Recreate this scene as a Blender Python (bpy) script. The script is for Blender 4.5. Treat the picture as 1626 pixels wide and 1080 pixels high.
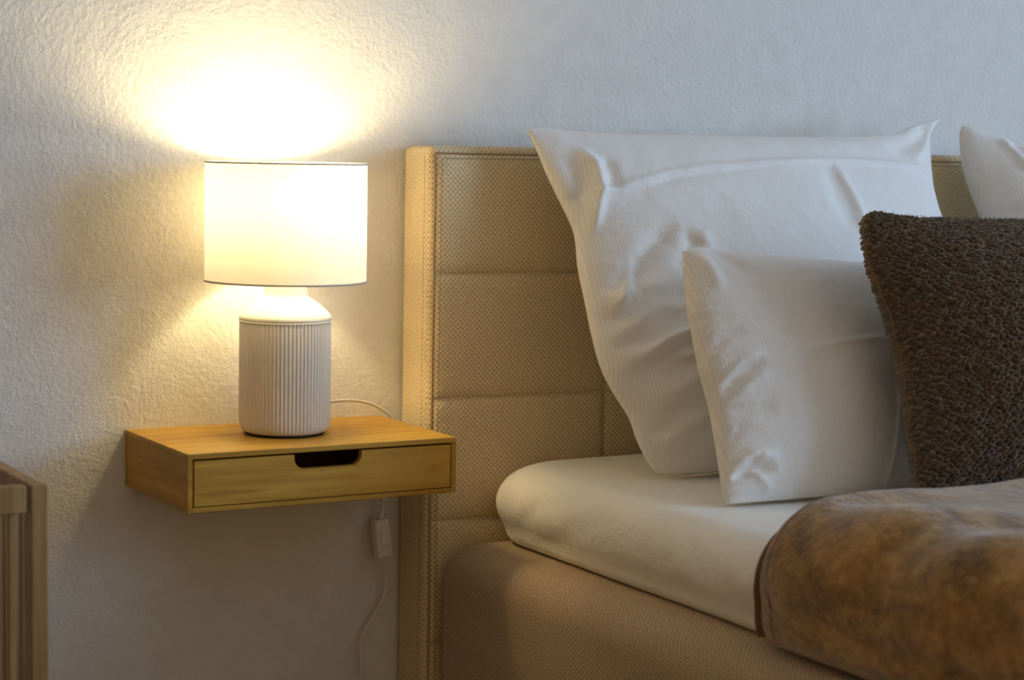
import bpy, bmesh, math, random
import numpy as np
from mathutils import Vector, Matrix, Euler

# ------------------------------------------------------------------ clear
for o in list(bpy.data.objects):
    bpy.data.objects.remove(o, do_unlink=True)
scene = bpy.context.scene
COL = scene.collection
Z0 = 0.62            # height of the shelf's underside above the floor
PI = math.pi

# ------------------------------------------------------------------ camera
def make_camera():
    yaw, pitch, roll, fpx = 0.5245, 0.0966, 0.0185, 3116.1
    fw = Vector((math.sin(yaw)*math.cos(pitch), math.cos(yaw)*math.cos(pitch), -math.sin(pitch)))
    r = Vector((math.cos(yaw), -math.sin(yaw), 0)); u = r.cross(fw)
    R = r*math.cos(roll) + u*math.sin(roll); U = u*math.cos(roll) - r*math.sin(roll)
    cam = bpy.data.cameras.new('camera'); ob = bpy.data.objects.new('camera', cam); COL.objects.link(ob)
    m = Matrix((R, U, -fw)).transposed().to_4x4()
    m.translation = Vector((-0.9072, -2.6584, 0.4834 + Z0))
    ob.matrix_world = m
    cam.sensor_width = 36.0; cam.sensor_fit = 'HORIZONTAL'; cam.lens = fpx/1626*36
    cam.clip_start = 0.05
    cam.dof.use_dof = True; cam.dof.focus_distance = 2.86; cam.dof.aperture_fstop = 4.5
    scene.camera = ob
make_camera()

# ------------------------------------------------------------------ world, daylight, exposure
vs = scene.view_settings
scene.display_settings.display_device = 'sRGB'
vs.view_transform = 'Standard'; vs.look = 'None'; vs.gamma = 1.0; vs.exposure = 0.0
vs.use_curve_mapping = False
world = bpy.data.worlds.new('world'); scene.world = world; world.use_nodes = True
bg = world.node_tree.nodes['Background']
bg.inputs[0].default_value = (1.0, 0.75, 0.42, 1); bg.inputs[1].default_value = 0.50  # invented warm ambient, added as fill from the unseen room

def area_light(name, loc, target, sx, sy, power, col):
    l = bpy.data.lights.new(name, 'AREA'); l.shape = 'RECTANGLE'; l.size = sx; l.size_y = sy
    l.energy = power; l.color = col
    o = bpy.data.objects.new(name, l); COL.objects.link(o); o.location = loc
    o.rotation_euler = (Vector(target) - Vector(loc)).to_track_quat('-Z', 'Y').to_euler()
    return o
# daylight entering through an unseen window added in the right-hand wall
area_light('added_window_daylight', (3.47, -2.90, 1.60), (0.0, -2.90, 1.60), 1.70, 1.50, 112, (0.44, 0.68, 1.02))

LAMP_POWER = 6.8
LAMP_COL = (1.0, 0.785, 0.40)

# ------------------------------------------------------------------ material helpers
def S(c):                       # sRGB 0-255 to linear
    return tuple(((v/255)/12.92 if v/255 <= .04045 else ((v/255+.055)/1.055)**2.4) for v in c) + (1,)

class NT:
    def __init__(s, name):
        s.m = bpy.data.materials.new(name); s.m.use_nodes = True
        s.t = s.m.node_tree; s.b = s.t.nodes['Principled BSDF']; s.out = s.t.nodes['Material Output']
    def n(s, typ, **k):
        nd = s.t.nodes.new(typ)
        for a, v in k.items(): setattr(nd, a, v)
        return nd
    def l(s, a, b): s.t.links.new(a, b)
    def put(s, sock, v):
        if hasattr(v, 'is_linked') or isinstance(v, bpy.types.NodeSocket): s.l(v, sock)
        else: sock.default_value = v
    def math(s, op, a, b=0.0, c=0.0):
        nd = s.n('ShaderNodeMath', operation=op)
        s.put(nd.inputs[0], a); s.put(nd.inputs[1], b); s.put(nd.inputs[2], c)
        return nd.outputs[0]
    def coord(s, kind='Object', scale=(1, 1, 1), rot=(0, 0, 0)):
        tc = s.n('ShaderNodeTexCoord'); mp = s.n('ShaderNodeMapping')
        mp.inputs['Scale'].default_value = scale; mp.inputs['Rotation'].default_value = rot
        s.l(tc.outputs[kind], mp.inputs[0]); return mp.outputs[0]
    def noise(s, vec, scale, detail=3, rough=.5, dist=0):
        nd = s.n('ShaderNodeTexNoise'); s.l(vec, nd.inputs['Vector'])
        nd.inputs['Scale'].default_value = scale; nd.inputs['Detail'].default_value = detail
        nd.inputs['Roughness'].default_value = rough; nd.inputs['Distortion'].default_value = dist
        return nd.outputs['Fac']
    def ramp(s, fac, stops):
        nd = s.n('ShaderNodeValToRGB'); e = nd.color_ramp.elements
        while len(e) < len(stops): e.new(0.5)
        for k, (p, c) in enumerate(stops): e[k].position = p; e[k].color = c
        s.l(fac, nd.inputs[0]); return nd.outputs[0]
    def mix(s, f, a, b, blend='MIX'):
        nd = s.n('ShaderNodeMix', data_type='RGBA', blend_type=blend)
        s.put(nd.inputs[0], f); s.put(nd.inputs[6], a); s.put(nd.inputs[7], b)
        return nd.outputs[2]
    def bump(s, h, dist, strength=1.0, prev=None):
        nd = s.n('ShaderNodeBump'); nd.inputs['Distance'].default_value = dist; nd.inputs['Strength'].default_value = strength
        s.l(h, nd.inputs['Height'])
        if prev is not None: s.l(prev, nd.inputs['Normal'])
        return nd.outputs[0]
    def set(s, **k):
        for a, v in k.items():
            s.put(s.b.inputs[a.replace('_', ' ')], v)
        return s.m

def mat_plain(name, col, rough=.6, **k):
    t = NT(name); t.set(Base_Color=S(col), Roughness=rough, **k); return t.m

def mat_wall():
    t = NT('woodchip_wallpaper')
    c = t.coord('Object')
    n1 = t.noise(c, 120, 3, .55, .1)
    n2 = t.noise(c, 280, 2, .5)
    n3 = t.noise(c, 26, 2, .5)
    h = t.math('ADD', t.math('MULTIPLY', n1, 1.0), t.math('ADD', t.math('MULTIPLY', n2, .22), t.math('MULTIPLY', n3, .7)))
    # butt joints between wallpaper lengths every 0.535 m
    sx = t.n('ShaderNodeSeparateXYZ'); t.l(c, sx.inputs[0])
    q = t.math('FRACT', t.math('DIVIDE', t.math('ADD', sx.outputs[0], 10.73), .535))
    j = t.math('LESS_THAN', t.math('ABSOLUTE', t.math('SUBTRACT', q, .5)), .0022)
    h = t.math('SUBTRACT', h, t.math('MULTIPLY', j, .25))
    nrm = t.bump(h, .0020, 1.0)
    col = t.ramp(n3, [(.3, S((225, 223, 219))), (.7, S((231, 230, 226)))])
    t.set(Base_Color=col, Roughness=.75, Normal=nrm)
    t.b.inputs['Specular IOR Level'].default_value = .25
    return t.m

def mat_weave(name, base, dark, light, cell=.0042, depth=.0007):
    """coarse basket weave on UV given in metres: diagonal pits between plump yarns"""
    t = NT(name)
    tc = t.n('ShaderNodeTexCoord')
    sp = t.n('ShaderNodeSeparateXYZ')
    wob = t.n('ShaderNodeTexNoise'); wob.inputs['Scale'].default_value = 60; wob.inputs['Detail'].default_value = 2
    t.l(tc.outputs['UV'], wob.inputs['Vector'])
    add = t.n('ShaderNodeVectorMath', operation='MULTIPLY_ADD')
    t.l(wob.outputs['Color'], add.inputs[0]); add.inputs[1].default_value = (.0025, .0025, 0); t.l(tc.outputs['UV'], add.inputs[2])
    t.l(add.outputs[0], sp.inputs[0])
    k = 2*PI/(cell*1.9)
    a = t.math('COSINE', t.math('MULTIPLY', sp.outputs[0], k))
    b = t.math('COSINE', t.math('MULTIPLY', sp.outputs[1], k))
    h = t.math('MULTIPLY', t.math('SUBTRACT', 1.0, t.math('MULTIPLY', a, b)), .5)
    fine = t.noise(tc.outputs['UV'], 900, 2, .6)
    hh = t.math('ADD', h, t.math('MULTIPLY', fine, .35))
    cl = t.ramp(h, [(.10, S(dark)), (.42, S(base)), (.95, S(light))])
    mel = t.noise(tc.outputs['UV'], 330, 2, .7)
    cl2 = t.mix(.48, cl, t.ramp(mel, [(.3, S(dark)), (.55, S(base)), (.75, S(light))]))
    t.set(Base_Color=cl2, Roughness=.9, Normal=t.bump(hh, depth, 1.0))
    t.b.inputs['Specular IOR Level'].default_value = .15
    t.b.inputs['Sheen Weight'].default_value = .15; t.b.inputs['Sheen Roughness'].default_value = .5
    return t.m

def mat_cotton(name, col, stripes=True):
    t = NT(name)
    tc = t.n('ShaderNodeTexCoord'); sp = t.n('ShaderNodeSeparateXYZ'); t.l(tc.outputs['UV'], sp.inputs[0])
    fine = t.noise(tc.outputs['UV'], 1200, 2, .6)
    soft = t.noise(tc.outputs['UV'], 30, 3, .55)
    h = t.math('MULTIPLY', fine, .06)
    base = S(col); lo = S(tuple(int(v*.975) for v in col))
    c = base
    if stripes:
        s_ = t.math('SINE', t.math('MULTIPLY', sp.outputs[0], 2*PI/.0046))
        st = t.math('MULTIPLY', t.math('ADD', s_, 1), .5)
        h = t.math('ADD', h, t.math('MULTIPLY', st, .022))
        c = t.mix(st, lo, base)
    h = t.math('ADD', h, t.math('MULTIPLY', soft, 1.2))
    t.set(Base_Color=c, Roughness=.62, Normal=t.bump(h, .0030, .9))
    t.b.inputs['Specular IOR Level'].default_value = .3
    t.b.inputs['Sheen Weight'].default_value = .12
    t.b.inputs['Subsurface Weight'].default_value = 0
    return t.m

def mat_wood(name, cols, axis='X', scale=1.0, rough=.45, bands=True):
    t = NT(name)
    st = {'X': (1.6, 26, 26), 'Y': (26, 1.6, 26), 'Z': (26, 26, 1.6)}[axis]
    c = t.coord('Object', scale=tuple(v*scale for v in st))
    g = t.noise(c, 3.0, 5, .6, .15)
    c2 = t.coord('Object', scale=tuple(v*scale*.5 for v in st))
    big = t.noise(c2, 1.6, 2, .5)
    k = t.math('ADD', t.math('MULTIPLY', g, .6), t.math('MULTIPLY', big, .4))
    col = t.ramp(k, [(.40, S(cols[0])), (.5, S(cols[1])), (.60, S(cols[2]))])
    if bands:      # bamboo nodes: short dark cross marks
        cn = t.coord('Object', scale={'X': (9, 60, 60), 'Y': (60, 9, 60), 'Z': (60, 60, 9)}[axis])
        kn = t.noise(cn, 1.1, 1, .3)
        col = t.mix(t.ramp(kn, [(.66, (0, 0, 0, 1)), (.74, (.5, .5, .5, 1))]), col, S(cols[3]))
    t.set(Base_Color=col, Roughness=rough, Normal=t.bump(g, .0006, .5))
    t.b.inputs['Specular IOR Level'].default_value = .35
    return t.m

def mat_plush(name, c0, c1, c2, sheen=.9, srough=.35, nscale=(5, 12), tint=(1, .93, .85, 1)):
    t = NT(name)
    tc = t.n('ShaderNodeTexCoord')
    mp = t.n('ShaderNodeMapping'); mp.inputs['Scale'].default_value = (nscale[0], nscale[1], 1)
    t.l(tc.outputs['UV'], mp.inputs[0])
    a = t.noise(mp.outputs[0], 3.0, 5, .62, .25)
    f = t.noise(tc.outputs['UV'], 420, 3, .7)
    a2 = t.noise(mp.outputs[0], 13.0, 4, .65, .3)
    k = t.math('ADD', t.math('MULTIPLY', a, .52), t.math('ADD', t.math('MULTIPLY', a2, .30), t.math('MULTIPLY', f, .18)))
    col = t.ramp(k, [(.38, S(c0)), (.5, S(c1)), (.62, S(c2))])
    t.set(Base_Color=col, Roughness=.85, Normal=t.bump(t.math('ADD', t.math('MULTIPLY', a, .8), t.math('ADD', t.math('MULTIPLY', a2, .55), t.math('MULTIPLY', f, .25))), .008, .9))
    t.b.inputs['Specular IOR Level'].default_value = .1
    t.b.inputs['Sheen Weight'].default_value = sheen; t.b.inputs['Sheen Roughness'].default_value = srough
    t.b.inputs['Sheen Tint'].default_value = tint
    return t.m

def mat_shade():
    t = NT('white_lampshade_fabric')
    tr = t.n('ShaderNodeBsdfTranslucent'); tr.inputs[0].default_value = (.86, .80, .72, 1)
    df = t.n('ShaderNodeBsdfDiffuse'); df.inputs[0].default_value = (.86, .84, .80, 1)
    mx = t.n('ShaderNodeMixShader'); mx.inputs[0].default_value = .19
    t.l(df.outputs[0], mx.inputs[1]); t.l(tr.outputs[0], mx.inputs[2])
    t.l(mx.outputs[0], t.out.inputs['Surface'])
    return t.m

def mat_emit(name, col, strength):
    t = NT(name); t.set(Base_Color=(1, 1, 1, 1)); t.b.inputs['Emission Color'].default_value = col + (1,)
    t.b.inputs['Emission Strength'].default_value = strength
    return t.m

M = {}
M['wall'] = mat_wall()
M['paint'] = mat_plain('white_paint', (226, 224, 219), .7)
M['ochre'] = mat_plain('ochre_bounce_paint', (208, 166, 112), .8)  # ochre chosen to warm the light bounced off the unseen left wall
M['frame'] = mat_plain('white_window_frame', (235, 235, 232), .4)
M['floor'] = mat_wood('oak_floor', [(120, 88, 58), (146, 110, 74), (165, 128, 90), (96, 70, 44)], 'Y', .4, .5, False)
M['weave'] = mat_weave('beige_basket_weave', (232, 210, 168), (160, 135, 98), (247, 232, 198))
M['weave_base'] = mat_weave('tan_basket_weave', (190, 164, 130), (116, 95, 70), (212, 190, 158), .0040, .0007)
M['thread'] = mat_plain('beige_thread', (176, 152, 118), .7)
M['sheet'] = mat_cotton('cream_sheet', (249, 244, 234), False)
M['cotton'] = mat_cotton('white_cotton', (247, 243, 237), True)
M['bamboo'] = mat_wood('bamboo', [(172, 126, 40), (190, 144, 52), (204, 160, 66), (140, 96, 34)], 'X')
M['bamboo_y'] = mat_wood('bamboo_side', [(168, 122, 40), (186, 140, 52), (200, 156, 66), (140, 96, 34)], 'Y')
M['pine'] = mat_wood('pale_pine', [(146, 114, 72), (160, 128, 84), (174, 142, 98), (130, 100, 62)], 'Z', 1, .5, False)
M['ceramic'] = mat_plain('white_ceramic', (232, 226, 216), .45)
M['dark_pad'] = mat_plain('dark_felt', (38, 33, 28), .9)
M['shade'] = mat_shade()
M['rim'] = mat_plain('shade_rim', (206, 200, 190), .6)
M['socket'] = mat_plain('white_plastic', (228, 226, 220), .35)
M['cord'] = mat_plain('white_cord', (226, 221, 210), .4)
M['blanket'] = mat_plush('brown_plush', (104, 72, 32), (166, 124, 64), (206, 164, 98), 1.0, .34, (11, 4.5), (1, 1, 1, 1))
M['pile'] = mat_plush('brown_chenille', (52, 37, 23), (94, 72, 49), (150, 122, 92), .8, .4, (40, 40))

M['hem'] = mat_plain('brown_hem', (112, 82, 48), .9)
M['seam'] = mat_plain('lit_brown_seam', (128, 98, 58), .8)  # lighter than the pile: the seam's lit edge put into its colour

# ------------------------------------------------------------------ mesh helpers
def link(name, me, mat, parent=None, smooth=True):
    o = bpy.data.objects.new(name, me); COL.objects.link(o)
    if mat is not None and len(me.materials) == 0: me.materials.append(mat)
    if parent is not None: o.parent = parent
    if smooth:
        me.polygons.foreach_set('use_smooth', [True]*len(me.polygons))
    return o
def from_bm(name, bm, mat, parent=None, smooth=False):
    me = bpy.data.meshes.new(name); bm.normal_update(); bm.to_mesh(me); bm.free()
    return link(name, me, mat, parent, smooth)
def tag(o, label, cat, group=None):
    o['label'] = label; o['category'] = cat
    if group: o['group'] = group
    return o
def empty(name, loc):
    o = bpy.data.objects.new(name, None); COL.objects.link(o); o.location = loc; o.empty_display_size = .05
    return o
def struct(o):
    o['kind'] = 'structure'; return o
def box_uv(me):
    """UV in metres by dominant face axis"""
    uv = me.uv_layers.new(name='UVMap') if not me.uv_layers else me.uv_layers[0]
    for p in me.polygons:
        n = p.normal; a = max(range(3), key=lambda i: abs(n[i]))
        for li in p.loop_indices:
            c = me.vertices[me.loops[li].vertex_index].co
            uv.data[li].uv = (c.y, c.z) if a == 0 else ((c.x, c.z) if a == 1 else (c.x, c.y))
def box_bm(x0, x1, y0, y1, z0, z1, bev=0, seg=2):
    bm = bmesh.new()
    bmesh.ops.create_cube(bm, size=1, matrix=Matrix.Translation(((x0+x1)/2, (y0+y1)/2, (z0+z1)/2)) @ Matrix.Diagonal((x1-x0, y1-y0, z1-z0, 1)))
    if bev: bmesh.ops.bevel(bm, geom=list(bm.edges), offset=bev, segments=seg, profile=.5, affect='EDGES')
    return bm
def box(name, x0, x1, y0, y1, z0, z1, mat, parent=None, bev=0, seg=2, off=(0, 0, 0), smooth=False):
    """box in world coordinates; `off` is the parent's origin"""
    o = from_bm(name, box_bm(x0-off[0], x1-off[0], y0-off[1], y1-off[1], z0-off[2], z1-off[2], bev, seg), mat, parent, smooth)
    return o
def prism(name, poly, axis, a, b, mat, parent=None, bev=0):
    """extrude a 2D polygon; axis 'y': poly in (x,z) from y=a to y=b"""
    bm = bmesh.new()
    f = (lambda p, t: (p[0], t, p[1])) if axis == 'y' else (lambda p, t: (p[0], p[1], t))
    v0 = [bm.verts.new(f(p, a)) for p in poly]; v1 = [bm.verts.new(f(p, b)) for p in poly]
    n = len(poly)
    bm.faces.new(v0); bm.faces.new(v1[::-1])
    for i in range(n): bm.faces.new((v0[i], v1[i], v1[(i+1) % n], v0[(i+1) % n]))
    bmesh.ops.recalc_face_normals(bm, faces=list(bm.faces))
    if bev: bmesh.ops.bevel(bm, geom=[e for e in bm.edges if abs(e.calc_face_angle(0)) > .8], offset=bev, segments=2, affect='EDGES')
    return from_bm(name, bm, mat, parent)
def lathe(name, prof, mat, parent=None, seg=64, close=False, rad=None):
    """prof: list of (r,z); rad(theta, r, z)->r optional modulation"""
    vs_, fs = [], []
    for r, z in prof:
        for k in range(seg):
            th = 2*PI*k/seg; rr = rad(th, r, z) if rad else r
            vs_.append((rr*math.cos(th), rr*math.sin(th), z))
    for i in range(len(prof)-1):
        for k in range(seg):
            k2 = (k+1) % seg
            fs.append((i*seg+k, i*seg+k2, (i+1)*seg+k2, (i+1)*seg+k))
    if close:
        i = len(prof)-1
        for k in range(seg):
            k2 = (k+1) % seg
            fs.append((i*seg+k, i*seg+k2, k2, k))
    me = bpy.data.meshes.new(name); me.from_pydata(vs_, [], fs); me.update()
    return link(name, me, mat, parent)
def spline_pts(pts, n):
    """Catmull-Rom through pts -> n points"""
    P = np.array([pts[0]]+list(pts)+[pts[-1]], float); m = len(pts)-1
    out = []
    for t in np.linspace(0, m, n):
        i = min(int(t), m-1); f = t-i
        p0, p1, p2, p3 = P[i], P[i+1], P[i+2], P[i+3]
        out.append(.5*((2*p1)+(-p0+p2)*f+(2*p0-5*p1+4*p2-p3)*f*f+(-p0+3*p1-3*p2+p3)*f**3))
    return np.array(out)
def tube(name, pts, r, mat, parent=None, n=60, seg=10, cap=True):
    P = spline_pts(pts, n); vs_, fs = [], []
    up = Vector((0, 0, 1)); prev = None
    for i in range(n):
        d = Vector(P[min(i+1, n-1)]-P[max(i-1, 0)]).normalized()
        if prev is None:
            a = d.cross(up) if abs(d.z) < .9 else d.cross(Vector((1, 0, 0)))
        else: a = prev - d*prev.dot(d)
        a.normalize(); b = d.cross(a); prev = a
        for k in range(seg):
            th = 2*PI*k/seg; q = Vector(P[i])+(a*math.cos(th)+b*math.sin(th))*r; vs_.append(tuple(q))
    for i in range(n-1):
        for k in range(seg):
            k2 = (k+1) % seg; fs.append((i*seg+k, i*seg+k2, (i+1)*seg+k2, (i+1)*seg+k))
    if cap: fs.append(tuple(range(seg))[::-1]); fs.append(tuple((n-1)*seg+k for k in range(seg)))
    me = bpy.data.meshes.new(name); me.from_pydata(vs_, [], fs); me.update()
    return link(name, me, mat, parent)

# value noise for numpy surfaces
_rng = np.random.RandomState(7)
_tab = _rng.rand(256, 256)
def vnoise(x, y, seed=0):
    x = np.asarray(x)+seed*17.13; y = np.asarray(y)+seed*9.71
    xi = np.floor(x).astype(int); yi = np.floor(y).astype(int); fx = x-xi; fy = y-yi
    fx = fx*fx*fx*(fx*(fx*6-15)+10); fy = fy*fy*fy*(fy*(fy*6-15)+10)
    g = lambda a, b: _tab[a % 256, b % 256]
    return (g(xi, yi)*(1-fx)+g(xi+1, yi)*fx)*(1-fy)+(g(xi, yi+1)*(1-fx)+g(xi+1, yi+1)*fx)*fy-.5
def fbm(x, y, seed=0, oct=3):
    s = 0; a = 1
    for i in range(oct): s = s+a*vnoise(x*2**i, y*2**i, seed+i*3); a *= .5
    return s
def poly_dist(X, Y, pts):
    """distance to a polyline and the parameter 0..1 along it"""
    best = np.full(X.shape, 1e9); par = np.zeros(X.shape)
    m = len(pts)-1
    for i in range(m):
        ax, ay = pts[i]; bx, by = pts[i+1]; dx, dy = bx-ax, by-ay; L = dx*dx+dy*dy+1e-12
        t = np.clip(((X-ax)*dx+(Y-ay)*dy)/L, 0, 1); d = np.hypot(X-ax-t*dx, Y-ay-t*dy)
        k = d < best; best = np.where(k, d, best); par = np.where(k, (i+t)/m, par)
    return best, par
def grid_mesh(name, P, uv=None, closed_u=False):
    """P: (nv,nu,3)"""
    nv, nu = P.shape[:2]
    idx = np.arange(nv*nu).reshape(nv, nu)
    a = idx[:-1, :-1].ravel(); b = idx[:-1, 1:].ravel(); c = idx[1:, 1:].ravel(); d = idx[1:, :-1].ravel()
    F = np.stack([a, b, c, d], 1)
    if closed_u:
        a = idx[:-1, -1]; b = idx[:-1, 0]; c = idx[1:, 0]; d = idx[1:, -1]
        F = np.concatenate([F, np.stack([a, b, c, d], 1)])
    return np_mesh(name, P.reshape(-1, 3), F, None if uv is None else uv.reshape(-1, 2))
def np_mesh(name, V, F, uv=None):
    me = bpy.data.meshes.new(name)
    k = F.shape[1]
    me.vertices.add(len(V)); me.vertices.foreach_set('co', np.asarray(V, np.float32).ravel())
    me.loops.add(F.size); me.loops.foreach_set('vertex_index', F.astype(np.int32).ravel())
    me.polygons.add(len(F)); me.polygons.foreach_set('loop_start', np.arange(0, F.size, k, dtype=np.int32))
    me.polygons.foreach_set('loop_total', np.full(len(F), k, np.int32))
    if uv is not None:
        l = me.uv_layers.new(name='UVMap'); l.data.foreach_set('uv', np.asarray(uv, np.float32)[F.ravel()].ravel())
    me.update(calc_edges=True); me.validate()
    return me

# ================================================================== THE ROOM
XL, XR, YF, HC = -1.75, 3.4, -5.0, 2.55
struct(box('wall_back', XL, XR+.2, 0, .12, 0, HC, M['wall']))
struct(box('floor', XL, XR+.2, YF, .12, -.08, 0, M['floor']))
struct(box('ceiling', XL, XR+.2, YF, .12, HC, HC+.08, M['paint']))
struct(box('added_wall_left', XL-.1, XL, YF, .12, 0, HC, M['ochre']))  # unseen wall added to block side fill and bounce warm light
# unseen right wall with a window opening added for the daylight
WY0, WY1, WZ0, WZ1 = -3.80, -2.00, .82, 2.38
wr = bmesh.new()
for (y0, y1, z0, z1) in ((YF, WY0, 0, HC), (WY1, 0, 0, HC), (WY0, WY1, 0, WZ0), (WY0, WY1, WZ1, HC)):
    b = box_bm(XR, XR+.14, y0, y1, z0, z1); me = bpy.data.meshes.new('t'); b.to_mesh(me); b.free(); wr.from_mesh(me); bpy.data.meshes.remove(me)
struct(from_bm('wall_right', wr, M['paint']))
w1 = empty('added_window_1', (XR+.05, (WY0+WY1)/2, WZ0)); struct(w1)
for (y0, y1, z0, z1) in ((WY0, WY0+.06, WZ0, WZ1), (WY1-.06, WY1, WZ0, WZ1), (WY0+.06, WY1-.06, WZ0, WZ0+.06), (WY0+.06, WY1-.06, WZ1-.06, WZ1), ((WY0+WY1)/2-.03, (WY0+WY1)/2+.03, WZ0+.06, WZ1-.06)):
    box('added_window_frame', XR+.03, XR+.09, y0, y1, z0, z1, M['frame'], w1, .004, 1, off=w1.location)
struct(box('baseboard_back', XL, .43, -.014, 0, 0, .07, M['frame'], None, .004, 1))

# ================================================================== BED
HX0, HX1 = 0.432, 2.262          # headboard left / right
HT = Z0 + 0.488                  # headboard top
HY = -0.100                      # headboard front
bed = empty('bed', ((HX0+HX1)/2, -1.0, 0))
tag(bed, 'beige woven upholstered bed with tall panelled headboard, right of the lamp shelf', 'bed')
BO = bed.location
def to_bed(o): o.parent = bed; o.location = -BO; return o

# headboard core: side and top band with rounded rim
bmh = box_bm(HX0, HX1, HY+.004, -.004, .03, HT, .013, 4)
hb = from_bm('headboard', bmh, M['weave'], None, True); box_uv(hb.data); to_bed(hb)
# quilted panels, each its own cushion
rows = [Z0-.617+.03, Z0-.445, Z0-.258, Z0-.0725, Z0+.1125, Z0+.2985, HT-.0125]
cols = [HX0+.0085+k*(HX1-HX0-.017)/6 for k in range(7)]
def panel(x0, x1, z0, z1, k):
    n = 26
    w, h = x1-x0, z1-z0
    t = np.linspace(0, 1, n); e = (1-np.cos(t*PI))/2*.6+t*.4
    X, Zz = np.meshgrid(x0+e*w, z0+e*h)
    dx = np.minimum(X-x0, x1-X); dz = np.minimum(Zz-z0, z1-Zz)
    f = lambda d, r: np.sqrt(np.clip(1-(1-np.clip(d/r, 0, 1))**2, 0, 1))
    puff = .0075*f(dx, .018)*f(dz, .022)+.0035*np.sin(np.clip((X-x0)/w, 0, 1)*PI)*np.sin(np.clip((Zz-z0)/h, 0, 1)*PI)
    puff = puff+.0012*fbm(X*9, Zz*9, k)*f(dx, .03)*f(dz, .03)
    P = np.stack([X, HY+.0045-puff, Zz], 2)
    me = grid_mesh('upholstery_panel', P, np.stack([X, Zz], 2))
    o = link('upholstery_panel', me, M['weave'], hb)
    return o
for j in range(len(rows)-1):
    for i in range(6):
        panel(cols[i], cols[i+1], rows[j], rows[j+1], i*7+j)
# stitches: two rows flanking the rim seam on the left edge and along the top
def stitches(runs):
    V, F = [], []
    for (p, q, off) in runs:
        p, q = Vector(p), Vector(q); d = (q-p); L = d.length; d.normalize()
        nrm = Vector((0, -1, 0)) if off != 's' else Vector((-1, 0, 0))
        s = d.cross(nrm)
        n = int(L/.0062)
        for k in range(n):
            c = p+d*(k+.5)*L/n; b = len(V)
            for (u, v, h) in ((-.0024, -.0007, 0), (.0024, -.0007, 0), (.0024, .0007, 0), (-.0024, .0007, 0), (-.0012, 0, .0011), (.0012, 0, .0011)):
                V.append(tuple(c+d*u+s*v+nrm*h))
            F += [(b, b+1, b+5, b+4), (b+1, b+2, b+5), (b+2, b+3, b+4, b+5), (b+3, b, b+4)]
    me = bpy.data.meshes.new('stitching'); me.from_pydata(V, [], F); me.update()
    o = link('stitching', me, M['thread'], hb); o['kind'] = 'stuff'
    return o
ys = HY-.0028
stitches([((HX0+.0150, ys, .05), (HX0+.0150, ys, HT-.02), 'f'),
          ((HX0, HY+.022, .05), (HX0, HY+.022, HT-.015), 's'),
          ((HX0+.02, ys, HT-.0185), (HX1-.02, ys, HT-.0185), 'f')])
# rim cord where the side band meets the quilted front
tube('piping', [(HX0+.0075, HY+.0040, .05), (HX0+.0075, HY+.0040, .6), (HX0+.0075, HY+.0040, HT-.0125)], .0016, M['thread'], hb, 8, 6)
tube('piping', [(HX0+.0075, HY+.0040, HT-.0115), (1.3, HY+.0040, HT-.0115), (HX1-.0075, HY+.0040, HT-.0115)], .0016, M['thread'], hb, 8, 6)

def rounded_loft(name, x0, x1, y0, y1, levels, rc, mat, parent=None, nc=14, ns=60, disp=None):
    """levels: (z, inset) rings bottom->top around a rounded rectangle; caps closed by shrinking rings"""
    def ring(ins):
        r = max(rc-ins*.35, .01); X0, X1, Y0, Y1 = x0+ins, x1-ins, y0+ins, y1-ins
        pts = []
        def seg(ax, ay, bx, by, n):
            for k in range(n): t = k/n; pts.append((ax+(bx-ax)*t, ay+(by-ay)*t))
        def arc(cx, cy, a0, n):
            for k in range(n): a = a0+PI/2*k/n; pts.append((cx+r*math.cos(a), cy+r*math.sin(a)))
        seg(X0+r, Y0, X1-r, Y0, ns); arc(X1-r, Y0+r, -PI/2, nc)
        seg(X1, Y0+r, X1, Y1-r, ns); arc(X1-r, Y1-r, 0, nc)
        seg(X1-r, Y1, X0+r, Y1, ns); arc(X0+r, Y1-r, PI/2, nc)
        seg(X0, Y1-r, X0, Y0+r, ns); arc(X0+r, Y0+r, PI, nc)
        return pts
    P = np.array([[(px, py, z) for (px, py) in ring(ins)] for (z, ins) in levels])
    if disp is not None: P = disp(P)
    nv, nu = P.shape[:2]
    me = grid_mesh(name, P, None, True)
    bm = bmesh.new(); bm.from_mesh(me)
    bm.verts.ensure_lookup_table()
    bm.faces.new([bm.verts[k] for k in range(nu)][::-1]); bm.faces.new([bm.verts[(nv-1)*nu+k] for k in range(nu)])
    bmesh.ops.recalc_face_normals(bm, faces=list(bm.faces))
    bm.to_mesh(me); bm.free(); me.update()
    box_uv(me)
    return link(name, me, mat, parent)

def round_levels(z0, z1, rb, rt, n=8, mid=6, ins_bottom=0, ins_top=0):
    L = []
    for k in range(n+1): a = PI/2*k/n; L.append((z0+rb*(1-math.cos(a)), rb*(1-math.sin(a))+ins_bottom*(1-k/n)))
    for k in range(1, mid): L.append((z0+rb+(z1-rt-z0-rb)*k/mid, 0))
    for k in range(n+1): a = PI/2*k/n; L.append((z1-rt+rt*math.sin(a), rt*(1-math.cos(a))))
    return L

# lower box of the bed, out of the picture's lower edge
lb = rounded_loft('base_box', .452, 2.242, -2.08, -.112, round_levels(.10, Z0-.332, .02, .03), .035, M['weave_base']); to_bed(lb)
for fx in (.55, 2.14):
    for fy in (-.25, -1.95):
        to_bed(lathe('leg', [(.0, 0), (.022, 0), (.03, .11), (.0, .11)], M['dark_pad'], None, 20)).location = Vector((fx, fy, 0))-BO

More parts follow.
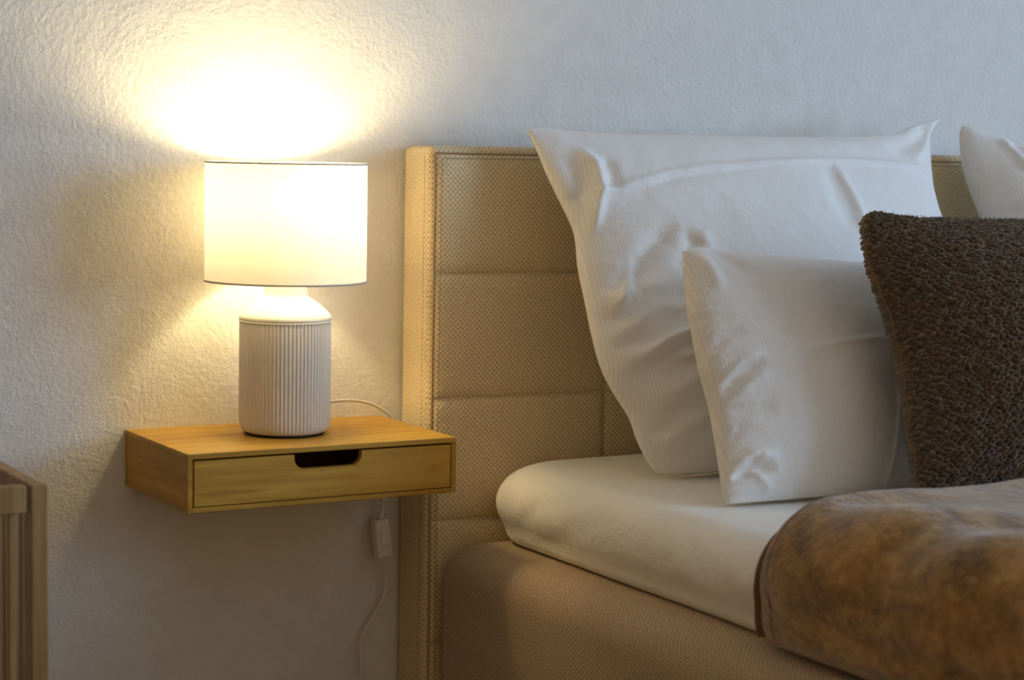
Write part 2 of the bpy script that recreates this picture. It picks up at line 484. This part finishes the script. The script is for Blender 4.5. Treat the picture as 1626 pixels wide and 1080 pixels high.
# upholstered spring mattress standing on the lower box
def disp_base(P):
    x, y, z = P[..., 0], P[..., 1], P[..., 2]
    P = P.copy(); s = .004*fbm(y*5, z*8, 3)
    P[..., 0] += np.where(x < 1.3, -s, s); return P
lv = round_levels(Z0-.328, Z0-.0985, .035, .052, 9, 8)
lv += [(Z0-.0975, .10), (Z0-.0975, .30)]
sm = rounded_loft('spring_mattress', .440, 2.254, -2.09, -.1105, lv, .045, M['weave_base'], None, disp=disp_base)
tag(sm, 'tan woven upholstered mattress with rounded edges under the white sheeted topper', 'mattress')

# topper under a fitted cream sheet
def disp_top(P):
    P = P.copy(); x, y, z = P[..., 0], P[..., 1], P[..., 2]
    side = np.clip((.56-x)/.05, 0, 1)
    w = .0030*fbm(y*7, z*10, 11)*side
    # gathers pulled diagonally across the side near the head corner
    w += .0022*np.sin((y*1.0+z*1.4)*70+3*fbm(y*6, z*6, 5))*side*np.exp(-((y+.33)/.10)**2)*np.clip((z-(Z0-.08))/.02, 0, 1)
    w += .0018*np.sin((y*.8-z*1.8)*55)*side*np.exp(-((y+.75)/.12)**2)
    P[..., 0] += -w
    top = np.clip((z-(Z0-.01))/.03, 0, 1)
    P[..., 2] += top*.003*fbm(x*5, y*5, 21)
    return P
T0, T1 = Z0-.0970, Z0+.020
lv = []
for k in range(7): a = PI/2*k/6; lv.append((T0+.022*(1-math.cos(a)), .012+.020*(1-math.sin(a))))
lv += [(T0+.0270, .0098), (T0+.0300, .0088), (T0+.0325, .0078), (T0+.036, .0060), (T0+.044, .0028), (T0+.052, .0008), (T0+.060, 0)]
for k in range(1, 11): a = PI/2*k/10; lv.append((T1-.057+.057*math.sin(a), .060*(1-math.cos(a))))
for k in range(1, 9): lv.append((T1+.0015*min(k, 3)/3, .060+.09*k))
mt = rounded_loft('mattress_topper', .507, 2.20, -2.05, -.1125, lv, .085, M['sheet'], None, 16, 90, disp_top)
tag(mt, 'thick mattress topper in a smooth cream fitted sheet, rounded corner beside the headboard', 'mattress')

# ================================================================== SHELF
SW, SD, SH = .40, .2477, .0787
SO = Vector((.20, -.124, Z0))
shelf = empty('floating_shelf', SO)
tag(shelf, 'wall-mounted bamboo shelf with one drawer, carrying the lamp', 'shelf')
B = dict(parent=shelf, off=SO)
tp = .0075
box('top_panel', 0, SW, -SD, 0, Z0+SH-tp, Z0+SH, M['bamboo'], bev=.0009, seg=2, **B)
box('bottom_panel', .0075, SW-.0075, -SD, 0, Z0, Z0+.0065, M['bamboo'], bev=.0006, seg=1, **B)
box('side_panel', 0, .0075, -SD, 0, Z0, Z0+SH-tp-.0002, M['bamboo_y'], bev=.0008, seg=2, **B)
box('side_panel', SW-.0075, SW, -SD, 0, Z0, Z0+SH-tp-.0002, M['bamboo_y'], bev=.0008, seg=2, **B)
box('back_panel', .0078, SW-.0078, -.008, -.0005, Z0+.0067, Z0+SH-tp-.0002, M['bamboo'], **B)
# drawer: front with a rounded finger cut-out, box behind
drawer = empty('drawer', (0, 0, 0)); drawer.parent = shelf
d0, d1, e0, e1 = .0098, SW-.0083, .0077, .0686
cx0, cx1, cd, cr = .1530, .2530, .0200, .0150
poly = [(d0, e0), (d1, e0), (d1, e1), (cx1, e1)]
for k in range(9): a = -PI/2*k/8; poly.append((cx1-cr+cr*math.cos(a), e1-cd+cr+cr*math.sin(a)))
for k in range(9): a = -PI/2-PI/2*k/8; poly.append((cx0+cr+cr*math.cos(a), e1-cd+cr+cr*math.sin(a)))
poly += [(cx0, e1), (d0, e1)]
poly = [(x-SO.x, z) for x, z in poly]
prism('drawer_front', poly, 'y', -SD+.0012-SO.y, -SD+.0122-SO.y, M['bamboo'], drawer, .0006)
box('drawer_bottom', .014, SW-.013, -SD+.0124, -.02, Z0+.009, Z0+.012, M['bamboo'], drawer, off=SO)
for (x0, x1) in ((.0105, .0165), (SW-.0155, SW-.0095)):
    box('drawer_side', x0, x1, -SD+.0124, -.02, Z0+.0122, Z0+.058, M['bamboo_y'], drawer, off=SO)
box('drawer_back', .0168, SW-.0158, -.026, -.0205, Z0+.0122, Z0+.058, M['bamboo'], drawer, off=SO)

# ================================================================== TABLE LAMP
LX, LY, LZ = .1935, -.1185, Z0+SH
lamp = empty('table_lamp', (LX, LY, LZ+.0002))
tag(lamp, 'lit table lamp with white drum shade and ribbed white ceramic base on the bamboo shelf', 'lamp')
lathe('foot_pad', [(0, 0), (.0545, 0), (.0555, .0012), (.0552, .0035), (0, .0035)], M['dark_pad'], lamp, 64)
NR = 72
def rib(th, r, z):
    k = 1.0
    if z < .014: k = max(0, (z-.003)/.011)
    if z > .1590: k = max(0, 1-(z-.1590)/.0018)
    c = abs(math.sin(NR*th/2))            # rounded ribs, sharp valleys
    return r-.0022*k*(1-c**.8)
prof = [(.050, .0030), (.0555, .0033), (.0590, .0052), (.0617, .0085), (.0634, .0125), (.0642, .018), (.0645, .026)]
prof += [(.0645, z) for z in np.linspace(.034, .157, 16)]
prof += [(.0645, .1588), (.0645, .1600), (.0643, .1610)]
lathe('ribbed_body', prof, M['ceramic'], lamp, NR*8, rad=rib)
sh = [(.0640, .1606), (.0650, .1620), (.0650, .1650), (.0640, .1675), (.0615, .1705), (.0585, .1737), (.0550, .1772), (.0510, .1808), (.0468, .1842), (.0425, .1873), (.0385, .1898), (.0350, .1917), (.0322, .1936), (.0305, .1960), (.0298, .1995), (.0296, .2060), (.0296, .2240), (.0285, .2265), (.0200, .2270), (0, .2270)]
lathe('shoulder_neck', sh, M['ceramic'], lamp, 96)
# row of beads where the ribs end
bead = lathe('bead_ring', [(.0646+.0011*math.cos(a), .1597+.0011*math.sin(a)) for a in np.linspace(0, 2*PI, 9)[:-1]], M['ceramic'], lamp, NR*4,
             close=True, rad=lambda th, r, z: r-.0010*(1-abs(math.sin(NR*th/2))))
lathe('socket', [(0, .2272), (.014, .2272), (.016, .230), (.016, .284), (.014, .287), (0, .287)], M['socket'], lamp, 32)
SB, ST, SR = .2150, .3815, .1130          # shade bottom/top/radius above shelf top
shade = lathe('lamp_shade', [(SR, SB), (SR, (SB+ST)/2), (SR-.0004, ST)], M['shade'], lamp, 128)
def rim(z, r, h, t):
    return lathe('rim', [(r-t, z-h), (r+t, z-h), (r+t, z+h), (r-t, z+h)], M['rim'], shade, 128, True)
rim(SB+.0011, SR, .0013, .0009); rim(ST-.0011, SR-.0004, .0013, .0009)
# fitter: ring and three spokes that carry the shade on the socket
lathe('fitter_ring', [(.0165, .258), (.0205, .258), (.0205, .2605), (.0165, .2605)], M['socket'], lamp, 32, True)
for k in range(3):
    a = 2*PI*k/3+.4
    tube('fitter_spoke', [(.020*math.cos(a), .020*math.sin(a), .2592), (.07*math.cos(a), .07*math.sin(a), .2592), ((SR-.001)*math.cos(a), (SR-.001)*math.sin(a), .2592)], .0012, M['socket'], lamp, 8, 6)
# bulb
RB, ZB = .0340, .3235
bp = [(0, ZB-.0197)]
for k in range(0, 13):
    a = -.62+(PI/2+.62)*k/12; bp.append((RB*math.cos(a), ZB+RB*math.sin(a)))
area = 4*PI*RB**2
bulb = lathe('bulb', bp, None, lamp, 32)
bulb.data.materials.append(mat_emit('warm_bulb', LAMP_COL, LAMP_POWER/(PI*area)))
lathe('added_bulb_shield', [(0, .2872), (.0135, .2872), (.0140, .2905), (.0185, .2945), (.0255, .3015), (.0275, .3034), (0, .3034)], M['socket'], lamp, 32)  # unseen opaque collar added to cut the bulb's downward light
# cord, inline switch
zc = -LZ
cord = tube('cord', [(.045, .036, .020), (.085, .055, .030), (.113, .071, .0315), (.150, .088, .0285), (.178, .094, .022), (.200, .0965, .012), (.2165, .0975, -.002), (.2200, .0985, -.03), (.2190, .0985, -.075), (.2080, .0960, -.110), (.1995, .0905, -.140), (.1955, .0885, -.156)], .0024, M['cord'], lamp, 90, 8)
tube('cord', [(.2025, .0885, -.212), (.2085, .094, -.230), (.2115, .0985, -.250), (.2095, .0985, -.272), (.2010, .0985, -.291), (.1870, .0985, -.312), (.1745, .0985, -.331), (.1710, .0985, -.348), (.1720, .0985, -.380), (.1725, .0985, -.42), (.17, .0985, -.52), (.17, .0985, -.66), (.20, .0985, -.69)], .0024, M['cord'], lamp, 110, 8)
tube('cord', [(.2035, .0985, -.085), (.2035, .0985, -.11), (.2020, .0930, -.14), (.2005, .0885, -.156)], .0024, M['cord'], lamp, 20, 8)
bms = box_bm(-.0125, .0125, -.009, .009, -.030, .030, .003, 2)
sw = from_bm('inline_switch', bms, M['cord'], lamp); sw.location = (.1985, .0885, -.1835); sw.rotation_euler = (0, -.13, 0)
box('rocker', -.006, .006, -.0112, -.008, -.010, .010, M['socket'], sw, .001, 1)

# ================================================================== PILLOWS
def resample(pts, n, smooth=True):
    P = np.array(pts, float)
    Q = spline_pts(pts, 240) if smooth and len(pts) > 2 else np.array([P[0]+(P[-1]-P[0])*t for t in np.linspace(0, 1, 240)])
    d = np.concatenate([[0], np.cumsum(np.hypot(*(Q[1:]-Q[:-1]).T))]); d /= d[-1]
    t = np.linspace(0, 1, n)
    return np.stack([np.interp(t, d, Q[:, 0]), np.interp(t, d, Q[:, 1])], 1)
def pillow(name, o, e1, e2, left, right, bottom, top, tf, tb, mat, nu=150, nv=150, pw=.55, creases=(), wr=None, edge=.0015, post=None):
    """closed cushion: Coons patch inside four metric boundary curves, inflated to front (tf) and back (tb).
    left/right run bottom->top, bottom/top run left->right; creases=(polyline, amp, width, fade) in local metres"""
    o = np.array(o, float); e1 = np.array(e1, float); e1 /= np.linalg.norm(e1); e2 = np.array(e2, float)
    e2 -= e1*(e1@e2); e2 /= np.linalg.norm(e2); nrm = np.cross(e1, e2)
    # denser sampling near the rim
    den = lambda n: (lambda t: .5*t+.5*(1-np.cos(t*PI))/2)(np.linspace(0, 1, n))
    tu, tv = den(nu), den(nv)
    def rs(pts, t):
        Q = resample(pts, 400); s = np.linspace(0, 1, 400)
        return np.stack([np.interp(t, s, Q[:, 0]), np.interp(t, s, Q[:, 1])], 1)
    L, R_ = rs(left, tv), rs(right, tv); Bt, Tp = rs(bottom, tu), rs(top, tu)
    U, Vv = np.meshgrid(tu, tv); U_, V_ = U[..., None], Vv[..., None]
    C = (1-U_)*L[:, None]+U_*R_[:, None]+(1-V_)*Bt[None]+V_*Tp[None] \
        - ((1-U_)*(1-V_)*Bt[0]+U_*(1-V_)*Bt[-1]+(1-U_)*V_*Tp[0]+U_*V_*Tp[-1])
    X, Y = C[..., 0], C[..., 1]
    infl = (np.clip(4*U*(1-U), 0, 1)*np.clip(4*Vv*(1-Vv), 0, 1))
    prof_ = infl**pw
    rimw = np.clip(np.minimum(np.minimum(U, 1-U), np.minimum(Vv, 1-Vv))/.04, 0, 1)
    h = tf*prof_
    for (pts, amp, wd, fade) in creases:
        d, s = poly_dist(X, Y, pts)
        f = np.clip(np.minimum(s, 1-s)/max(fade, 1e-3), 0, 1) if fade > 0 else 1.0
        g = np.exp(-(d/wd)**2)
        h = h+amp*g*f*np.clip(rimw+.25, 0, 1)
    if wr is not None: h = h+wr(X, Y, U, Vv)*rimw
    hb_ = tb*prof_+.004*fbm(X*8, Y*8, 31)*rimw
    if post is not None: X, Y, h, hb_ = post(X, Y, U, Vv, h, hb_)
    rim_ = edge
    Pf = o+X[..., None]*e1+Y[..., None]*e2+(h+rim_)[..., None]*nrm
    Pb = o+X[..., None]*e1+Y[..., None]*e2-(hb_+rim_)[..., None]*nrm
    zf = Z0+.0255
    Pf[..., 2] = np.maximum(Pf[..., 2], zf+.0012); Pb[..., 2] = np.maximum(Pb[..., 2], zf)
    return Pf, Pb, np.stack([X, Y], 2), nrm
def pillow_obj(name, Pf, Pb, uv, mat, label, cat):
    nv, nu = Pf.shape[:2]; N = nv*nu
    idx = np.arange(N).reshape(nv, nu)
    a = idx[:-1, :-1].ravel(); b = idx[:-1, 1:].ravel(); c = idx[1:, 1:].ravel(); d = idx[1:, :-1].ravel()
    F = np.concatenate([np.stack([a, b, c, d], 1), np.stack([d, c, b, a], 1)+N])
    loop = np.concatenate([idx[0, :], idx[1:, -1], idx[-1, -2::-1], idx[-2:0:-1, 0]])
    l2 = np.roll(loop, -1)
    F = np.concatenate([F, np.stack([l2, loop, loop+N, l2+N], 1)])
    V = np.concatenate([Pf.reshape(-1, 3), Pb.reshape(-1, 3)])
    me = np_mesh(name, V, F, np.concatenate([uv.reshape(-1, 2), uv.reshape(-1, 2)]))
    o = link(name, me, mat)
    tag(o, label, cat)
    return o

LEAN = (0, .245, .515)
# ---- large square pillow against the headboard
def wr_big(X, Y, U, V):
    w = .006*fbm(X*5, Y*5, 2)+.0018*fbm(X*16, Y*16, 4)
    # horizontal slump folds at lower left
    m = np.exp(-((X-.06)/.16)**2)*np.clip((.34-Y)/.1, 0, 1)*np.clip(Y/.06, 0, 1)
    w += .0050*m*np.sin((Y-.30*X+.03*fbm(X*7, Y*7, 8))*2*PI/.052)
    return w
big_cr = [
    ([(-.047, .424), (.011, .435), (.094, .455), (.166, .464), (.30, .472), (.427, .479), (.557, .479), (.66, .474)], .0050, .0060, .04),
    ([(.014, .420), (.094, .444), (.166, .454), (.30, .461)], -.0030, .010, .2),
    ([(.410, .476), (.416, .427), (.418, .384), (.412, .330)], .0070, .010, .15),
    ([(.388, .47), (.392, .40), (.388, .34)], -.006, .020, .2),
    ([(-.034, .508), (-.020, .475), (-.022, .435), (-.034, .400), (-.048, .368)], .014, .0100, .2),          # ridge where the filling ends
    ([(.004, .49), (.006, .455), (.000, .43)], -.008, .011, .2),
    ([(-.055, .50), (-.045, .45), (-.052, .41)], -.006, .012, .25),
    ([(-.030, .265), (.000, .310), (.045, .345), (.085, .362)], -.014, .014, .25),
    ([(-.045, .235), (-.020, .275), (.005, .325)], .011, .009, .25),
    ([(.085, .362), (.100, .335), (.075, .305), (.105, .285)], -.009, .013, .2),
    ([(.110, .355), (.118, .33), (.108, .31)], .006, .012, .2),
    ([(-.030, .165), (.020, .192), (.080, .205), (.150, .208)], .0120, .0058, .25),
    ([(-.020, .150), (.030, .176), (.090, .189), (.150, .193)], -.0110, .0062, .25),
    ([(.030, .158), (.075, .172), (.130, .178)], .0090, .0052, .25),
    ([(.000, .230), (.060, .250), (.150, .252)], -.0090, .013, .25),
    ([(.0, .115), (.06, .13), (.13, .135)], .005, .012, .3),
    ([(-.01, .075), (.05, .08), (.12, .07)], .006, .014, .3),
    ([(.55, .50), (.63, .535), (.69, .565)], -.010, .018, .2),
    ([(.60, .49), (.655, .53), (.70, .572)], .006, .010, .2),
]
big = pillow('large_pillow', (.66, -.385, Z0+.020), (1, 0, 0), LEAN,
    left=[(-.009, .012), (-.021, .038), (-.029, .067), (-.033, .097), (-.049, .134), (-.061, .172), (-.064, .216), (-.063, .269), (-.062, .327), (-.056, .372), (-.059, .402), (-.078, .467), (-.090, .525), (-.097, .546)],
    right=[(.67, .0), (.675, .10), (.67, .22), (.660, .33), (.653, .397), (.652, .428), (.658, .473), (.679, .542), (.692, .562), (.720, .586)],
    bottom=[(-.009, .012), (.05, .004), (.15, .0), (.4, .0), (.6, .0), (.67, .0)],
    top=[(-.097, .546), (-.071, .549), (-.029, .545), (.038, .542), (.105, .540), (.187, .541), (.320, .540), (.447, .542), (.553, .547), (.609, .555), (.655, .571), (.701, .582), (.720, .586)],
    tf=.088, tb=.040, mat=None, nu=210, nv=190, pw=.52, creases=big_cr, wr=wr_big)
pillow_obj('large_pillow', *big[:3], M['cotton'], 'large square white pillow leaning on the headboard behind the small white pillow', 'pillow')

# ---- far pillow, other half of the bed
def wr_sec(X, Y, U, V):
    return .008*fbm(X*5, Y*5, 12)+.002*fbm(X*14, Y*14, 14)
sec = pillow('far_pillow', (1.45, -.385, Z0+.020), (.92, -.39, 0), LEAN,
    left=[(.02, .0), (.01, .10), (-.03, .20), (-.070, .30), (-.097, .387), (-.104, .404), (-.112, .433), (-.121, .472), (-.124, .513), (-.122, .550), (-.116, .565)],
    right=[(.60, .0), (.61, .2), (.60, .4), (.61, .52)],
    bottom=[(.02, .0), (.15, .0), (.4, .0), (.60, .0)],
    top=[(-.116, .565), (-.102, .564), (-.086, .558), (-.054, .547), (-.011, .527), (.1, .51), (.3, .50), (.5, .51), (.61, .52)],
    tf=.135, tb=.030, mat=None, nu=120, nv=120, pw=.55, wr=wr_sec,
    creases=[([(-.060, .535), (-.040, .495), (-.025, .455)], .012, .009, .2), ([(-.045, .53), (-.020, .48)], -.010, .014, .2), ([(-.02, .50), (.02, .47), (.06, .44)], .010, .012, .2),
             ([(-.08, .40), (-.03, .41), (.03, .42)], .006, .012, .2)])
pillow_obj('far_pillow', *sec[:3], M['cotton'], 'white pillow at the right edge, behind the brown cushion', 'pillow')

# ---- small white cushion in front
def wr_small(X, Y, U, V):
    w = .005*fbm(X*7, Y*7, 42)+.0013*fbm(X*22, Y*22, 44)
    # puckers along the left seam
    w += .0013*np.exp(-((X-.03)/.020)**2)*np.sin(Y*2*PI/.017+9*fbm(X*14, Y*14, 6))
    return w
small_cr = [
    ([(.028, .150), (.060, .172), (.095, .186)], -.0085, .0070, .3),
    ([(.032, .168), (.064, .188), (.10, .200)], .0050, .0070, .3),
    ([(.035, .140), (.070, .158), (.105, .168)], .0050, .0065, .3),
    ([(.10, .176), (.18, .196), (.26, .204), (.33, .206)], .0026, .0050, .25),
    ([(.025, .215), (.055, .228), (.08, .232)], -.004, .008, .3),
    ([(.020, .110), (.060, .120), (.10, .118)], -.004, .010, .3),
    ([(.010, .045), (.045, .060), (.085, .052)], .0075, .0080, .3),
    ([(.015, .034), (.045, .043), (.080, .036)], -.0080, .0070, .3),
    ([(.040, .040), (.060, .020), (.068, .008)], .005, .0070, .25),
    ([(.075, .365), (.100, .335), (.125, .310)], -.005, .012, .3),
    ([(.055, .365), (.062, .325), (.062, .29)], .006, .010, .3),
    ([(.322, .33), (.325, .21), (.303, .125), (.277, .043), (.262, .004)], .0030, .0040, .0),
]
sma = pillow('small_pillow', (.608, -.600, Z0+.022), (1, 0, 0), (0, .17, .33),
    left=[(.007, -.002), (.007, .017), (.010, .043), (.016, .087), (.021, .131), (.022, .163), (.022, .194), (.025, .249), (.028, .286), (.035, .333), (.042, .366)],
    right=[(.400, .0), (.405, .10), (.41, .20), (.41, .30), (.42, .355)],
    bottom=[(.007, -.002), (.074, -.003), (.148, -.003), (.208, -.003), (.271, .0), (.330, .0), (.400, .0)],
    top=[(.042, .366), (.061, .372), (.080, .370), (.122, .362), (.187, .356), (.275, .349), (.355, .345), (.42, .355)],
    tf=.062, tb=.045, mat=None, nu=170, nv=160, pw=.48, creases=small_cr, wr=wr_small)
so = pillow_obj('small_pillow', *sma[:3], M['cotton'], 'small white cushion standing on the sheet in front of the large pillow', 'pillow')

# ---- brown chenille cushion: knobbly pile
def wr_br(X, Y, U, V):
    return .006*fbm(X*6, Y*6, 52)
bro = pillow('chenille_cushion', (.842, -.735, Z0+.030), (1, 0, 0), (0, .15, .37),
    left=[(-.016, .0), (-.014, .03), (-.008, .08), (.0, .142), (.004, .20), (.003, .25), (-.004, .290), (-.010, .33), (-.010, .365), (-.004, .392), (.004, .404)],
    right=[(.43, .0), (.425, .1), (.42, .2), (.425, .3), (.44, .40)],
    bottom=[(-.016, .0), (.1, .004), (.2, .006), (.32, .004), (.43, .0)],
    top=[(.004, .404), (.018, .407), (.044, .402), (.10, .397), (.181, .394), (.309, .393), (.38, .395), (.44, .40)],
    tf=.108, tb=.055, mat=None, nu=360, nv=340, pw=.66, wr=wr_br, edge=.002)
Pf, Pb, uvb, nb = bro
def knobs(X, Y):
    c = .0096
    wx = X+.0065*fbm(X*70, Y*70, 61); wy = Y+.0065*fbm(X*70, Y*70, 67)
    a = np.abs(np.sin((wx+wy*.9)*PI/c)); b = np.abs(np.sin((wx-wy*.9)*PI/c))
    return .0080*np.sqrt(a*b)+.0050*fbm(X*105, Y*105, 71)
kk = knobs(uvb[..., 0], uvb[..., 1])
Pf = Pf+kk[..., None]*nb; Pb = Pb-kk[..., None]*nb
bo = pillow_obj('chenille_cushion', Pf, Pb, uvb, M['pile'], 'dark brown knobbly plush cushion standing at the right behind the throw', 'cushion')
loop = np.concatenate([Pf[::-6, 0], Pf[0, ::6], Pf[::6, -1], Pf[-1, ::-6]])
seam_pts = [tuple(p-nb*.004) for p in loop[::2]]
tube('seam', seam_pts, .0017, M['seam'], bo, 240, 6)  # real seam; its lighter brown paints in the lit edge
# short fibres standing out of the pile
def fibres(Pg, n_each, seed, length, flip=1):
    rng = np.random.RandomState(seed)
    nv, nu = Pg.shape[:2]
    du = np.gradient(Pg, axis=1); dv = np.gradient(Pg, axis=0)
    nn = np.cross(du, dv)*flip; nn /= np.linalg.norm(nn, axis=2, keepdims=True)+1e-12
    A = np.linalg.norm(np.cross(du, dv), axis=2); p = (A/A.sum()).ravel()
    k = rng.choice(nv*nu, n_each, p=p)
    base = Pg.reshape(-1, 3)[k]+rng.normal(0, .0008, (n_each, 3))
    d = nn.reshape(-1, 3)[k]+rng.normal(0, .55, (n_each, 3)); d /= np.linalg.norm(d, axis=1, keepdims=True)
    L = length*(.5+rng.rand(n_each))[:, None]
    s = np.cross(d, rng.normal(0, 1, (n_each, 3))); s /= np.linalg.norm(s, axis=1, keepdims=True)
    w = .00035
    V = np.stack([base-s*w-d*.001, base+s*w-d*.001, base+d*L*.6+s*w*.5+rng.normal(0, .0004, (n_each, 3)), base+d*L+rng.normal(0, .0006, (n_each, 3))], 1).reshape(-1, 3)
    i = np.arange(n_each)*4
    F = np.concatenate([np.stack([i, i+1, i+2], 1), np.stack([i, i+2, i+3], 1)])
    return V, F, np.repeat(uvb.reshape(-1, 2)[k], 4, axis=0)
V1, F1, u1 = fibres(Pf, 30000, 3, .0018)
V2, F2, u2 = fibres(Pb, 9000, 4, .0018, -1)
fm = np_mesh('pile_fibres', np.concatenate([V1, V2]), np.concatenate([F1, F2+len(V1)]), np.concatenate([u1, u2]))
fo = link('pile_fibres', fm, M['pile'], bo); fo['kind'] = 'stuff'

# ================================================================== THROW BLANKET
def make_throw():
    BX, BT = .5045, Z0+.0225          # mattress side x, mattress top z
    rr = .062
    # base profile over the topper: from the far side across the top, round the shoulder, down the side
    prof = []
    for x in np.linspace(2.05, BX+rr+.001, 90): prof.append((x, BT, 0.0, 1.0))
    for k in range(1, 22):
        a = PI/2+PI/2*k/21; prof.append((BX+rr+rr*math.cos(a), BT-rr+rr*math.sin(a), math.cos(a), math.sin(a)))
    zb = Z0-.090
    for z in np.linspace(BT-rr, zb, 22)[1:]: prof.append((BX, z, -1.0, 0.0))
    prof = np.array(prof)
    Lc = np.concatenate([[0], np.cumsum(np.hypot(np.diff(prof[:, 0]), np.diff(prof[:, 1])))])
    ny = 210
    yb = np.concatenate([np.linspace(0, .10, 60), np.linspace(.10, 1.16, ny-60+1)[1:]])
    Y0 = -.835
    S_, Yb = np.meshgrid(Lc, yb)
    px = prof[None, :, 0]+0*Yb; pz = prof[None, :, 1]+0*Yb; nx = prof[None, :, 2]+0*Yb; nz = prof[None, :, 3]+0*Yb
    # puff of the doubled, padded throw; rolls down to the sheet along the head edge
    top = np.clip(nz, 0, 1); side = 1-top
    T = .066*top+.022*side
    rl = .075
    t = np.clip(Yb/rl, 0, 1)
    d = T*np.sqrt(np.clip(1-(1-t)**2, 0, 1))
    d = d+(.010*fbm(S_*3.2, Yb*4.0, 81)+.0030*fbm(S_*11, Yb*9, 85))*np.clip(t, 0, 1)
    # soft diagonal folds running down from the bed's edge
    sd = Lc[-1]-S_
    d += .007*np.clip(t, 0, 1)*np.exp(-((sd-.17)/.09)**2)*np.sin((Yb*1.0-sd*.9+.05*fbm(S_*4, Yb*4, 91))*2*PI/.19)
    # lower hem pulls in against the mattress
    hem = np.clip((S_-(Lc[-1]-.030))/.030, 0, 1)
    d = d*(1-hem**2)
    d = np.maximum(d, 0)+.0030
    ywav = .006*np.sin(S_*9)+.004*fbm(S_*6, 0*S_, 95)
    # head edge swings slightly towards the foot where it hangs over the side
    swing = -.010*np.clip((S_-(Lc[-1]-.14))/.14, 0, 1)
    P = np.stack([px+nx*d, Y0-Yb+(ywav*np.exp(-Yb/.1))+swing*np.exp(-Yb/.2), pz+nz*d], 2)
    me = grid_mesh('throw_blanket', P[:, ::-1], np.stack([S_, Yb], 2)[:, ::-1])
    o = link('throw_blanket', me, M['blanket'])
    tag(o, 'brown plush throw folded over the bed and hanging over its left side', 'blanket')
    md = o.modifiers.new('thickness', 'SOLIDIFY'); md.thickness = .0022; md.offset = -1
    # stitched double hem along the head edge
    e = P[1:4].mean(0)
    idx = np.arange(0, e.shape[0], 4)
    pts = [tuple(P[2, k]+np.array([nx[0, k]*.003, .003, nz[0, k]*.003])) for k in idx]
    tube('hem', pts, .0062, M['hem'], o, 200, 8)
    pts = [tuple(P[22, k]+np.array([nx[0, k]*.0006, .0, nz[0, k]*.0006])) for k in idx]
    tube('hem_seam', pts, .0022, M['hem'], o, 200, 6)
make_throw()

# ================================================================== COT at the left edge
CXR, CYF, CT = -.246, -.45, Z0+.0885
cot = empty('slatted_cot', (CXR-.3, CYF+.2, 0))
tag(cot, 'pale wooden slatted cot corner at the left edge below the lamp glow', 'cot')
CO = cot.location
def cb(name, x0, x1, y0, y1, z0, z1, bev=.002): return box(name, x0, x1, y0, y1, z0, z1, M['pine'], cot, bev, 2, off=CO)
pw_ = .0195
for (x0, y0) in ((CXR-pw_, CYF), (CXR-pw_, -.025-pw_), (CXR-.62, CYF), (CXR-.62, -.025-pw_)):
    cb('post', x0, x0+pw_, y0, y0+.030 if y0 == CYF else y0+pw_, 0, CT)
cb('rail', CXR-.62+pw_, CXR-pw_-.005, CYF+.002, CYF+.020, CT-.033, CT-.0005)
cb('rail', CXR-.62+pw_, CXR-pw_-.002, CYF+.004, CYF+.020, .16, .20)
cb('rail', CXR-.0195, CXR-.0012, CYF+.0305, -.025-pw_-.0005, CT-.033, CT-.0005)
cb('rail', CXR-.0185, CXR-.0045, CYF+.031, -.025-pw_-.001, .16, .20)
x = CXR-pw_-.016
k = 0
while x > CXR-.60:
    cb('slat', x-.0085, x, CYF+.006, CYF+.016, .2005, CT-.0335, .0015); x -= .0185
y = CYF+.0305+.03
while y < -.06:
    cb('slat', CXR-.0150, CXR-.0060, y, y+.010, .2005, CT-.0335, .0015); y += .035
